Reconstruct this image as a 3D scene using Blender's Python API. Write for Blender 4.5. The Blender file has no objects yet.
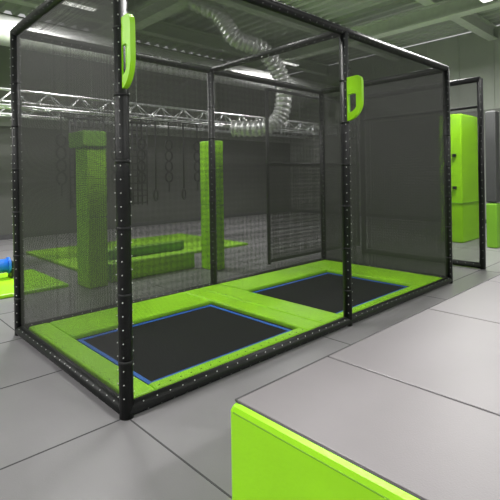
import bpy, math, random
from mathutils import Vector, Matrix
random.seed(3)
S=bpy.context.scene
S.view_settings.view_transform='Standard'

# ---------------- materials ----------------
def nm(name):
    m=bpy.data.materials.new(name); m.use_nodes=True
    nt=m.node_tree; b=nt.nodes['Principled BSDF']; return m,nt,b
def mat(name,col,rough=.5,metal=0,noise=0,nscale=8,bump=0,bscale=200,spec=.5):
    m,nt,b=nm(name)
    b.inputs['Roughness'].default_value=rough; b.inputs['Metallic'].default_value=metal
    b.inputs['Specular IOR Level'].default_value=spec
    b.inputs['Base Color'].default_value=(*col,1)
    tc=nt.nodes.new('ShaderNodeTexCoord')
    if noise:
        n=nt.nodes.new('ShaderNodeTexNoise'); n.inputs['Scale'].default_value=nscale; n.inputs['Detail'].default_value=5
        nt.links.new(tc.outputs['Object'],n.inputs['Vector'])
        r=nt.nodes.new('ShaderNodeValToRGB')
        r.color_ramp.elements[0].position=.3; r.color_ramp.elements[1].position=.7
        r.color_ramp.elements[0].color=(*[c*(1-noise) for c in col],1)
        r.color_ramp.elements[1].color=(*[min(1,c*(1+noise)) for c in col],1)
        nt.links.new(n.outputs['Fac'],r.inputs['Fac']); nt.links.new(r.outputs['Color'],b.inputs['Base Color'])
    if bump:
        n2=nt.nodes.new('ShaderNodeTexNoise'); n2.inputs['Scale'].default_value=bscale
        nt.links.new(tc.outputs['Object'],n2.inputs['Vector'])
        bp=nt.nodes.new('ShaderNodeBump'); bp.inputs['Strength'].default_value=bump; bp.inputs['Distance'].default_value=.01
        nt.links.new(n2.outputs['Fac'],bp.inputs['Height']); nt.links.new(bp.outputs['Normal'],b.inputs['Normal'])
    return m
def netmat(name,w,col,pitch=.008):
    """woven netting: strands opaque, holes transparent"""
    m,nt,b=nm(name)
    b.inputs['Base Color'].default_value=(*col,1); b.inputs['Roughness'].default_value=.6
    uv=nt.nodes.new('ShaderNodeTexCoord'); sp=nt.nodes.new('ShaderNodeSeparateXYZ')
    nt.links.new(uv.outputs['UV'],sp.inputs[0])
    outs=[]
    for k in (0,1):
        mu=nt.nodes.new('ShaderNodeMath'); mu.operation='MULTIPLY'; mu.inputs[1].default_value=1/pitch
        nt.links.new(sp.outputs[k],mu.inputs[0])
        fr=nt.nodes.new('ShaderNodeMath'); fr.operation='FRACT'; nt.links.new(mu.outputs[0],fr.inputs[0])
        lt=nt.nodes.new('ShaderNodeMath'); lt.operation='LESS_THAN'; lt.inputs[1].default_value=w
        nt.links.new(fr.outputs[0],lt.inputs[0]); outs.append(lt)
    mx=nt.nodes.new('ShaderNodeMath'); mx.operation='MAXIMUM'
    nt.links.new(outs[0].outputs[0],mx.inputs[0]); nt.links.new(outs[1].outputs[0],mx.inputs[1])
    nt.links.new(mx.outputs[0],b.inputs['Alpha'])
    return m

BLACK=mat('black_padding',(.008,.009,.009),.45,noise=.3,nscale=20,bump=.25,bscale=90,spec=.35)
TIE=mat('tie_white',(.62,.64,.62),.4,noise=.1)
GREEN=mat('green_vinyl',(.34,.78,.005),.42,noise=.06,nscale=3,bump=.1,bscale=60)
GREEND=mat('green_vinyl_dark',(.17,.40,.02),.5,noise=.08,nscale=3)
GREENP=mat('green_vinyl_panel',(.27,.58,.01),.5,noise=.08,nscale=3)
BED=mat('jump_bed',(.006,.0065,.008),.8,noise=.25,nscale=90,bump=.2,bscale=400,spec=.2)
BLUE=mat('blue_webbing',(.01,.14,.60),.5,noise=.1)
GREY=mat('grey_vinyl',(.185,.172,.180),.45,noise=.05,nscale=2,bump=.08,bscale=150)
SEAM=mat('seam_dark',(.055,.055,.058),.7,noise=.1)
PIPE=mat('grey_piping',(.09,.088,.09),.6,noise=.1)
STEEL=mat('galvanised',(.62,.64,.64),.35,metal=.8,noise=.1,nscale=15)
DUCT=mat('duct_silver',(.6,.61,.6),.4,metal=.55,noise=.12,nscale=6)
ROPE=mat('black_rope',(.01,.01,.011),.7,noise=.2)
WHITE=mat('white_paint',(.75,.76,.75),.5,noise=.04)
DARK=mat('dark_panel',(.05,.052,.052),.6,noise=.1,nscale=2)
N_SIDE=netmat('net_side',.40,(.028,.029,.026))
N_FRONT=netmat('net_front',.22,(.028,.029,.026))
N_BACK=netmat('net_back',.30,(.028,.029,.026))
N_ROOF=netmat('net_roof',.30,(.035,.037,.035))
N_END=netmat('net_end',.64,(.024,.025,.023))

# ---------------- mesh builder ----------------
class MB:
    def __init__(s): s.v=[];s.f=[];s.m=[];s.mats=[];s.sm=[];s.uv={}
    def mi(s,m):
        if m not in s.mats: s.mats.append(m)
        return s.mats.index(m)
    def add(s,vs,fs,m,smooth=False):
        o=len(s.v); s.v+= [tuple(v) for v in vs]; k=s.mi(m)
        for f in fs: s.f.append([i+o for i in f]); s.m.append(k); s.sm.append(smooth)
    def box(s,a,b,m,ch=0.0):
        x0,y0,z0=a;x1,y1,z1=b
        if ch<=0:
            vs=[(x,y,z) for z in(z0,z1) for y in(y0,y1) for x in(x0,x1)]
            s.add(vs,[(0,2,3,1),(4,5,7,6),(0,1,5,4),(2,6,7,3),(0,4,6,2),(1,3,7,5)],m)
        else:
            c=ch
            def ring(z,i):
                xa,xb,ya,yb=x0+i,x1-i,y0+i,y1-i; q=max(c*.7,0.001)
                return [(xa+q,ya,z),(xb-q,ya,z),(xb-q*.3,ya+q*.3,z),(xb,ya+q,z),(xb,yb-q,z),(xb-q*.3,yb-q*.3,z),(xb-q,yb,z),(xa+q,yb,z),(xa+q*.3,yb-q*.3,z),(xa,yb-q,z),(xa,ya+q,z),(xa+q*.3,ya+q*.3,z)]
            zs=[(z0,c),(z0+.3*c,.3*c),(z0+c,0),(z1-c,0),(z1-.3*c,.3*c),(z1,c)]
            vs=[];
            for z,i in zs: vs+=ring(z,i)
            n=12;fs=[list(range(n))[::-1],[5*n+k for k in range(n)]]
            for r in range(5):
                for k in range(n):
                    fs.append((r*n+k,r*n+(k+1)%n,(r+1)*n+(k+1)%n,(r+1)*n+k))
            s.add(vs,fs,m)
    def tube(s,pts,r,m,n=12,closed=False,rad=None):
        pts=[Vector(p) for p in pts]; N=len(pts); vs=[]
        ref=None
        for i,p in enumerate(pts):
            if closed: d=pts[(i+1)%N]-pts[i-1]
            else: d=pts[min(i+1,N-1)]-pts[max(i-1,0)]
            d.normalize()
            if ref is None:
                ref=Vector((0,0,1)) if abs(d.z)<.9 else Vector((1,0,0))
            a=d.cross(ref)
            if a.length<1e-4: a=d.orthogonal()
            a.normalize(); b=d.cross(a).normalized()
            rr=rad[i] if rad else r
            for k in range(n):
                t=2*math.pi*k/n; vs.append(p+a*math.cos(t)*rr+b*math.sin(t)*rr)
        fs=[]
        for i in range(N if closed else N-1):
            j=(i+1)%N
            for k in range(n): fs.append((i*n+k,i*n+(k+1)%n,j*n+(k+1)%n,j*n+k))
        if not closed: fs+= [list(range(n))[::-1],[(N-1)*n+k for k in range(n)]]
        s.add(vs,fs,m,True)
    def dot(s,p,r,m):
        x,y,z=p
        s.add([(x+r,y,z),(x-r,y,z),(x,y+r,z),(x,y-r,z),(x,y,z+r),(x,y,z-r)],
          [(0,2,4),(2,1,4),(1,3,4),(3,0,4),(2,0,5),(1,2,5),(3,1,5),(0,3,5)],m)
    def obj(s,name,parent=None,uvplane=None):
        me=bpy.data.meshes.new(name); me.from_pydata(s.v,[],s.f)
        for m in s.mats: me.materials.append(m)
        for p,k,sm in zip(me.polygons,s.m,s.sm): p.material_index=k; p.use_smooth=sm
        if uvplane:
            l=me.uv_layers.new(name='UV')
            for lp in me.loops:
                c=me.vertices[lp.vertex_index].co; l.data[lp.index].uv=(c[uvplane[0]],c[uvplane[1]])
        me.update(); o=bpy.data.objects.new(name,me); S.collection.objects.link(o)
        if parent: o.parent=parent
        return o
def empty(name):
    e=bpy.data.objects.new(name,None); S.collection.objects.link(e); return e
def quad(name,pts,m,uvp,parent):
    b=MB(); b.add(pts,[(0,1,2,3)],m); return b.obj(name,parent,uvp)

# ---------------- room ----------------
X0,X1,Y0,Y1,H=-9.,13.,-9.,10.,5.8
FL=mat('floor_mat_vinyl',(.225,.218,.228),.36,noise=.08,nscale=1.3,bump=.06,bscale=120)
b=MB(); b.box((X0,Y0,-.1),(X1,Y1,0),FL)
for y in [-8+i for i in range(18)]:
    if y in(-1,): continue
    b.box((X0,y-.005,0),(X1,y+.005,.0015),SEAM)
for x in [-8,-6,-4,-2,0,2,4,6,8,10,12]:
    b.box((x-.005,Y0,0),(x+.005,Y1,.0018),SEAM)
b.obj('floor')
WL=mat('wall_light',(.40,.43,.38),.8,noise=.05,nscale=1)
WD=mat('wall_dark',(.075,.078,.070),.8,noise=.1,nscale=1)
WG=mat('wall_grey',(.21,.22,.20),.8,noise=.05,nscale=1)
b=MB(); b.box((X0,Y1,0),(X1,Y1+.15,2.9),WD); b.box((X0,Y1,2.9),(X1,Y1+.15,H),WG)
b.obj('wall_back')
b=MB(); b.box((X1,Y0,0),(X1+.15,Y1,3.4),WG); b.box((X1,Y0,3.4),(X1+.15,Y1,H),WL)
for y in range(-8,10): b.box((X1-.02,y-.02,3.4),(X1,y+.02,H),WL)
b.obj('wall_right')
b=MB(); b.box((X0-.15,Y0,0),(X0,Y1,H),WG); b.obj('wall_left')
b=MB(); b.box((X0,Y0-.15,0),(X1,Y0,H),WG); b.obj('wall_front')
CE=mat('ceiling_sheet',(.42,.46,.40),.6,noise=.05,nscale=1)
b=MB()
x=X0; pr=[]
while x<X1:
    pr+=[(x,H),(x+.12,H),(x+.17,H+.08),(x+.29,H+.08)]; x+=.34
vs=[];fs=[]
for (px,pz) in pr: vs+=[(px,Y0,pz),(px,Y1,pz)]
for i in range(len(pr)-1): fs.append((2*i,2*i+1,2*i+3,2*i+2))
b.add(vs,fs,CE); b.box((X0,Y0,H+.09),(X1,Y1,H+.2),CE); b.obj('ceiling')
BM=mat('beam_paint',(.60,.66,.56),.5,noise=.05)
e=empty('ceiling_beams')
b=MB()
for y in (-7,-4,-1,2,5,8):
    b.box((X0,y-.12,H-.38),(X1,y+.12,H-.34),BM); b.box((X0,y-.12,H-.04),(X1,y+.12,H),BM); b.box((X0,y-.02,H-.34),(X1,y+.02,H-.04),BM)
b.obj('joists',e)
b=MB()
for x in (-6,-1,4,9):
    b.box((x-.15,Y0,H-.75),(x+.15,Y1,H-.70),BM); b.box((x-.15,Y0,H-.42),(x+.15,Y1,H-.38),BM); b.box((x-.025,Y0,H-.70),(x+.025,Y1,H-.42),BM)
b.obj('girders',e)
b=MB(); b.box((X0,Y1-.03,0),(X1,Y1,.12),SEAM); b.obj('baseboard_back')
b=MB(); b.box((X1-.03,Y0,0),(X1,Y1-.03,.12),SEAM); b.obj('baseboard_right')

# ---------------- net cage ----------------
L,W,HC,MID=4.86,2.13,2.945,2.43
R=.045
cage=empty('trampoline_net_cage')
fr=MB()
def post(x,y,r=R,h=HC):
    fr.tube([(x,y,0),(x,y,h)],r,BLACK,16)
    z=.35
    while z<h-.2:
        fr.tube([(x,y,z-.012),(x,y,z+.012)],r*1.05,BLACK,16); z+=.42
def ties(p,q,offs,step=.105,rr=.0055):
    p=Vector(p);q=Vector(q);n=int((q-p).length/step)
    for i in range(1,n):
        c=p.lerp(q,i/n)
        for k,o in enumerate(offs):
            fr.dot(c+Vector(o)+ (q-p).normalized()*step*.33*(k%2),rr,TIE)
def rail(p,q,r=R): fr.tube([p,q],r,BLACK,14)
cx=[(0,0),(MID,0),(L,0),(0,W),(MID,W),(L,W)]
for (x,y) in cx: post(x,y)
d=R*.76
for (x,y) in cx:
    offs=[(-d,-d,0),(d,-d,0)]
    if x==0: offs.append((-R,0.02,0))
    ties((x,y,.05),(x,y,HC),offs,.085)
for z in (.045,HC):
    rail((0,0,z),(L,0,z)); rail((0,W,z),(L,W,z)); rail((0,0,z),(0,W,z)); rail((L,0,z),(L,W,z))
    for y in (0,W): ties((0,y,z),(L,y,z),[(0,-d,d),(0,-d,-d*.7)],.1)
    for x in (0,L): ties((x,0,z),(x,W,z),[(-d,0,d),(-d,0,-d*.7)],.1)
rail((MID,0,HC),(MID,W,HC),.04); ties((MID,0,HC),(MID,W,HC),[(-d,0,-d)],.11)
fr.obj('padded_frame',cage)
T=HC-.01;B=.05
quad('net_front_a',[(0.04,0,B),(MID-.04,0,B),(MID-.04,0,T),(0.04,0,T)],N_FRONT,(0,2),cage)
quad('net_front_b',[(MID+.04,0,B),(L,0,B),(L,0,T),(MID+.04,0,T)],N_FRONT,(0,2),cage)
quad('net_back',[(0,W,B),(L,W,B),(L,W,T),(0,W,T)],N_BACK,(0,2),cage)
quad('net_left',[(0,0,B),(0,W,B),(0,W,T),(0,0,T)],N_SIDE,(1,2),cage)
quad('net_right',[(L,0,B),(L,W,B),(L,W,T),(L,0,T)],N_END,(1,2),cage)
quad('net_roof',[(0,0,T),(L,0,T),(L,W,T),(0,W,T)],N_ROOF,(0,1),cage)

def flap(name,x,y0,z0,z1,w):
    n=10; h=z1-z0
    out=[(0,h),(w*.75,h*1.02),(w*.95,h*.96),(w,h*.88),(w,h*.42)]
    for i in range(1,n+1):
        t=math.pi/2*i/n; out.append((w*math.cos(t), h*.42*(1-math.sin(t))))
    inn=[]; N=len(out); cxx,czz=w*.36,h*.33
    for (a,c) in out:
        inn.append((min(max(cxx+(a-cxx)*.5,w*.06),w*.66), czz+(c-czz)*.42))
    bb=MB();vs=[];t=.018
    for lay in (-t,t):
        for a,c in out: vs.append((x+lay,y0-a,z0+c))
        for a,c in inn: vs.append((x+lay,y0-a,z0+c))
    fs=[]
    for i in range(N):
        j=(i+1)%N
        fs+=[(i,j,N+j,N+i),(2*N+i,3*N+i,3*N+j,2*N+j),(i,2*N+i,2*N+j,j),(N+i,N+j,3*N+j,3*N+i)]
    bb.add(vs,fs,GREEN)
    return bb.obj(name,cage)
flap('entry_flap_1',0,-.02,2.06,2.50,.13)
flap('entry_flap_2',MID,-.02,2.04,2.47,.19)

# ---------------- trampolines ----------------
def tramp(x0,x1,bx0,bx1,by0,by1):
    e=empty('trampoline'); zt=.075
    ya,yb=.06,W-.06
    b=MB(); g=.004
    b.box((x0,ya,.0),(bx0,yb,zt),GREEN,.015)
    b.box((bx1,ya,.0),(x1,yb,zt),GREEN,.015)
    b.box((bx0+g,ya,.0),(bx1-g,by0,zt),GREEN,.015)
    b.box((bx0+g,by1,.0),(bx1-g,yb,zt),GREEN,.015)
    b.obj('spring_pads',e)
    b=MB(); b.box((bx0+.001,by0+.001,.0),(bx1-.001,by1-.001,.035),BED); b.obj('jump_bed',e)
    b=MB(); i=.04;w=.034;z0,z1=.035,.039
    b.box((bx0+i,by0+i,z0),(bx1-i,by0+i+w,z1),BLUE); b.box((bx0+i,by1-i-w,z0),(bx1-i,by1-i,z1),BLUE)
    b.box((bx0+i,by0+i+w,z0),(bx0+i+w,by1-i-w,z1),BLUE); b.box((bx1-i-w,by0+i+w,z0),(bx1-i,by1-i-w,z1),BLUE)
    b.obj('blue_webbing',e)
    b=MB()
    for k in range(18):
        xx=bx0+(bx1-bx0)*(k+.5)/18
        b.dot((xx,ya+.03,zt+.002),.006,BLACK)
    for k in range(14):
        yy=ya+(yb-ya)*(k+.5)/14
        b.dot((x0+.03,yy,zt+.002),.006,BLACK)
    b.obj('pad_rivets',e)
tramp(.06,2.12,.25,1.88,.17,1.50)
tramp(2.126,L-.06,2.47,4.18,.17,1.55)

# ---------------- foreground platform ----------------
e=empty('foam_platform')
px,py,ph=-.085,-1.09,.51
b=MB(); b.box((px,-5.5,0),(6.5,py,ph-.004),GREEN,.03); b.obj('green_body',e)
b=MB()
xs=[px+.03,.62,1.84,3.05,4.27,5.48,6.47]
for i in range(len(xs)-1):
    b.box((xs[i]+.006,-5.47,ph-.006),(xs[i+1]-.006,py-.012,ph+.004),GREY,.004)
b.obj('grey_top_mats',e)
b=MB(); b.box((px+.03,-5.47,ph-.006),(6.47,py-.014,ph-.003+.001),SEAM)
b.tube([(px+.001,-5.45,ph-.035),(px+.001,py-.03,ph-.035)],.0035,GREEND,6)
b.tube([(px+.03,py,ph-.035),(6.4,py,ph-.035)],.0035,GREEND,6)
b.tube([(px+.03,py-.012,ph+.002),(6.4,py-.012,ph+.002)],.006,PIPE,6)
b.obj('seams',e)

# ---------------- green padded obstacles behind ----------------
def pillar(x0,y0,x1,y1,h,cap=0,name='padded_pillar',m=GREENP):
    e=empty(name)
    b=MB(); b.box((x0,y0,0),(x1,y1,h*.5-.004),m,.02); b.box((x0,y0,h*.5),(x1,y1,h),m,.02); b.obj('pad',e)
    if cap:
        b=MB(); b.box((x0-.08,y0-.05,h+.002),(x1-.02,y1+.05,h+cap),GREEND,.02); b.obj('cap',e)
    b=MB(); b.box((x0+.02,y0+.02,h*.5-.006),(x1-.02,y1-.02,h*.5+.002),SEAM); b.obj('joint',e)
pillar(1.24,3.35,1.52,3.75,1.95,.22)
pillar(3.15,3.0,3.37,3.35,2.1,m=GREEN)
e=empty('padded_bench')
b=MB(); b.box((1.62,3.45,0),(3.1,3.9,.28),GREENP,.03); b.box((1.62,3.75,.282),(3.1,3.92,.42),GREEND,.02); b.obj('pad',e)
pillar(.55,5.9,.72,6.3,2.2)
e=empty('landing_mat'); b=MB(); b.box((-2.5,3.7,0),(1.1,5.2,.05),GREEN,.015); b.box((-2.5,5.21,0),(.5,6.6,.05),GREEN,.015); b.obj('pad',e)
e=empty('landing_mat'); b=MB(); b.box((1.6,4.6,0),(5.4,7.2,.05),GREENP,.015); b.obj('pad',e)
e=empty('foam_roller')
b=MB()
xr0,xr1=-.35,.6; zr=.24
b.tube([(xr0,4.75,zr),(xr1,4.75,zr)],.10,BLUE,20)
b.tube([(xr0-.03,4.75,zr),(xr0,4.75,zr)],.12,WHITE,20); b.tube([(xr1,4.75,zr),(xr1+.03,4.75,zr)],.12,BLUE,20)
b.tube([(.0,4.75,zr),(.05,4.75,zr)],.105,WHITE,20); b.tube([(.4,4.75,zr),(.45,4.75,zr)],.105,WHITE,20)
b.obj('roller',e)
b=MB()
for x in (xr0-.05,xr1+.05): b.box((x-.02,4.65,.051),(x+.02,4.85,.30),BLACK,.008)
b.obj('stand',e)

# ---------------- truss ----------------
def truss(x0,x1,y,z):
    e=empty('lighting_truss')
    b=MB(); h=.3;w=.28
    c=[(y-w/2,z),(y+w/2,z),(y,z+h)]
    for cy,cz in c: b.tube([(x0,cy,cz),(x1,cy,cz)],.024,STEEL,8)
    n=int((x1-x0)/.3)
    for i in range(n):
        a=x0+i*(x1-x0)/n;q=a+(x1-x0)/n
        for (p1,p2) in ((0,2),(1,2),(0,1)):
            s,t=(p1,p2) if i%2 else (p2,p1)
            b.tube([(a,*c[s]),(q,*c[t])],.011,STEEL,6)
    b.obj('truss_frame',e)
    b=MB()
    for i in range(5):
        x=x0+.5+(x1-x0-1)*i/4
        b.tube([(x,y,z+h),(x,y,H)],.006,STEEL,5)
    b.obj('hanger_cables',e)
truss(-5,12,6,2.8)
truss(-5,12,8.2,2.95)

def ringpts(c,r,ax,n=16,sy=1):
    out=[]
    for i in range(n):
        t=2*math.pi*i/n
        out.append((c[0]+r*math.cos(t)*ax[0],c[1]+r*math.cos(t)*ax[1],c[2]+r*sy*math.sin(t)))
    return out
b=MB()
for k,x in enumerate([1.9,2.15,2.45,2.75,3.0,3.3,3.6,3.95,4.3,4.7,5.1]):
    y=6
    if k%2==0:
        b.tube([(x,y,2.772),(x,y,2.35)],.014,ROPE,6)
        zz=2.25
        for q in range(4):
            b.tube(ringpts((x,y,zz),.09,(1,0),sy=1.25),.022,ROPE,6,True); zz-=.24
        b.tube([(x,y,zz+.12),(x,y,zz-.1)],.014,ROPE,6)
    else:
        b.tube([(x,y,2.772),(x,y,1.25)],.018,ROPE,6)
        b.tube(ringpts((x,y,1.13),.12,(.8,.6)),.022,ROPE,6,True)
b.tube([(1.7,6,2.772),(5.3,6,2.772)],.012,ROPE,6)
b.obj('hanging_rings')
b=MB()
for x0 in (2.3,3.45):
    for i in range(6): b.tube([(x0+i*.13,6.6,2.75),(x0+i*.13+.02*math.sin(i),6.6,.9)],.018,ROPE,5)
    for j in range(12): b.tube([(x0,6.6,.95+j*.15),(x0+.65,6.6,.95+j*.15+.02*math.sin(j*2))],.018,ROPE,5)
    b.tube([(x0-.1,6.6,2.78),(x0+.75,6.6,2.78)],.03,BLACK,8)
b.obj('cargo_net')
e=empty('safety_net_divider')
fr=MB(); yy=2.75; xa,xb=4.15,6.9
for x in (xa,xb): fr.tube([(x,yy,0),(x,yy,3.0)],.03,BLACK,12)
for z in (.05,1.72,3.0): fr.tube([(xa,yy,z),(xb,yy,z)],.028,BLACK,10)
fr.obj('frame',e)
quad('net',[(xa,yy,.05),(xb,yy,.05),(xb,yy,1.75),(xa,yy,1.75)],N_SIDE,(0,2),e)

e=empty('safety_net_divider')
fr=MB(); xx=6.12
for y in (0,2.13): 
    fr.tube([(xx,y,0),(xx,y,2.98)],.045,BLACK,12); ties((xx,y,.05),(xx,y,2.98),[(-.04,-.02,0)],.12)
for z in (.05,2.98): fr.tube([(xx,0,z),(xx,2.13,z)],.045,BLACK,12); ties((xx,0,z),(xx,2.13,z),[(-.04,0,.02)],.12)
fr.tube([(xx,0,2.55),(xx,2.13,2.55)],.02,BLACK,8)
fr.obj('frame',e)
quad('net',[(xx,0,.05),(xx,2.13,.05),(xx,2.13,2.96),(xx,0,2.96)],N_BACK,(1,2),e)

e=empty('climbing_tower')
b=MB(); b.box((8.6,1.25,0),(9.55,1.75,2.8),GREEN,.03)
b.obj('pads',e)
b=MB()
b.box((8.585,1.24,.85),(9.56,1.76,.87),GREEND); b.box((8.59,1.49,.03),(8.60,1.51,2.77),GREEND)
b.obj('seams',e)
b=MB()
for i,(y,z) in enumerate([(1.4,1.2),(1.6,1.5),(1.4,1.9),(1.62,2.3)]): b.box((8.54,y-.04,z-.03),(8.6,y+.04,z+.03),BLACK,.012)
b.obj('holds',e)
e=empty('padded_column')
b=MB(); b.box((8.3,.48,0),(8.55,.68,.9),GREEND,.03); b.box((8.3,.48,.91),(8.55,.68,2.75),DARK,.03); b.obj('pad',e)
e=empty('padded_kerb'); b=MB(); b.box((7.6,-2.5,0),(8.0,-.1,.12),GREEN,.03); b.obj('pad',e)

# ---------------- ducts ----------------
b=MB()
def duct(p,q,r):
    p=Vector(p);q=Vector(q);n=int((q-p).length/.05);pts=[];rad=[]
    for i in range(n+1): pts.append(p.lerp(q,i/n)); rad.append(r*(1.02 if i%5==0 else 1))
    b.tube(pts,r,DUCT,24,rad=rad)
duct((-6,7.2,4.5),(12,7.2,4.5),.3)
b.obj('ventilation_duct')
b=MB()
ctrl=[(3.6,4.4,4.95),(4.1,3.95,4.6),(4.35,3.75,4.15),(4.83,3.5,3.95),(5.25,3.4,3.45),(5.3,3.45,2.8),(5.1,3.7,2.5),(4.7,4.3,2.5)]
def cr(P,n=26):
    P=[Vector(p) for p in P]; P=[P[0]*2-P[1]]+P+[P[-1]*2-P[-2]]; o=[]
    for i in range(1,len(P)-2):
        for k in range(n):
            t=k/n; a,b_,c,d_=P[i-1],P[i],P[i+1],P[i+2]
            o.append(.5*((2*b_)+(c-a)*t+(2*a-5*b_+4*c-d_)*t*t+(3*b_-a-3*c+d_)*t**3))
    return o
pts=cr(ctrl); rad=[.16+(.014 if i%4<2 else -.01) for i in range(len(pts))]
b.tube(pts,.15,DUCT,18,rad=rad); b.tube([(3.6,4.4,4.95),(3.5,4.5,H-.38)],.15,DUCT,18); b.obj('flexible_duct')

# ---------------- lamps ----------------
EM,nt,pb=nm('lamp_diffuser'); pb.inputs['Emission Color'].default_value=(1,.99,.95,1); pb.inputs['Emission Strength'].default_value=2; pb.inputs['Base Color'].default_value=(.8,.8,.8,1)
for i,(x,y) in enumerate([(-5,-5),(1.5,-5.5),(8,-5),(-5,.5),(1.5,.8),(7.5,.5),(-4.5,6.6),(2,5.9),(8.5,6.2)]):
    z=H-.95
    e=empty('ceiling_lamp')
    b=MB(); b.box((x-.6,y-.1,z),(x+.6,y+.1,z+.08),WHITE,.01); b.tube([(x-.4,y,z+.08),(x-.4,y,H)],.008,STEEL,6); b.tube([(x+.4,y,z+.08),(x+.4,y,H)],.008,STEEL,6); b.obj('housing',e)
    b=MB(); b.box((x-.56,y-.08,z-.01),(x+.56,y+.08,z),EM); b.obj('diffuser',e)
    l=bpy.data.lights.new('lamp_light','AREA'); l.shape='RECTANGLE'; l.size=1.1; l.size_y=.5; l.energy=(335 if i>2 else 265); l.color=(1,.985,.96)
    o=bpy.data.objects.new('lamp_light',l); S.collection.objects.link(o); o.location=(x,y,z-.04); o.parent=e
w=bpy.data.worlds.new('World'); S.world=w; w.use_nodes=True; w.node_tree.nodes['Background'].inputs[0].default_value=(.5,.5,.5,1)

# ---------------- camera ----------------
cam=bpy.data.cameras.new('Camera'); co=bpy.data.objects.new('Camera',cam); S.collection.objects.link(co); S.camera=co
fwd=Vector((.688,.727,0)).normalized(); rt=fwd.cross(Vector((0,0,1))).normalized(); up=Vector((0,0,1)); th=math.radians(.9)
r2=rt*math.cos(th)-up*math.sin(th); u2=up*math.cos(th)+rt*math.sin(th)
M=Matrix((r2,u2,-fwd)).transposed().to_4x4(); M.translation=Vector((-1.366,-2.594,1.5))
co.matrix_world=M
cam.sensor_width=36; cam.lens=448/500*36; cam.shift_y=-73/500; cam.shift_x=.003; cam.clip_start=.02
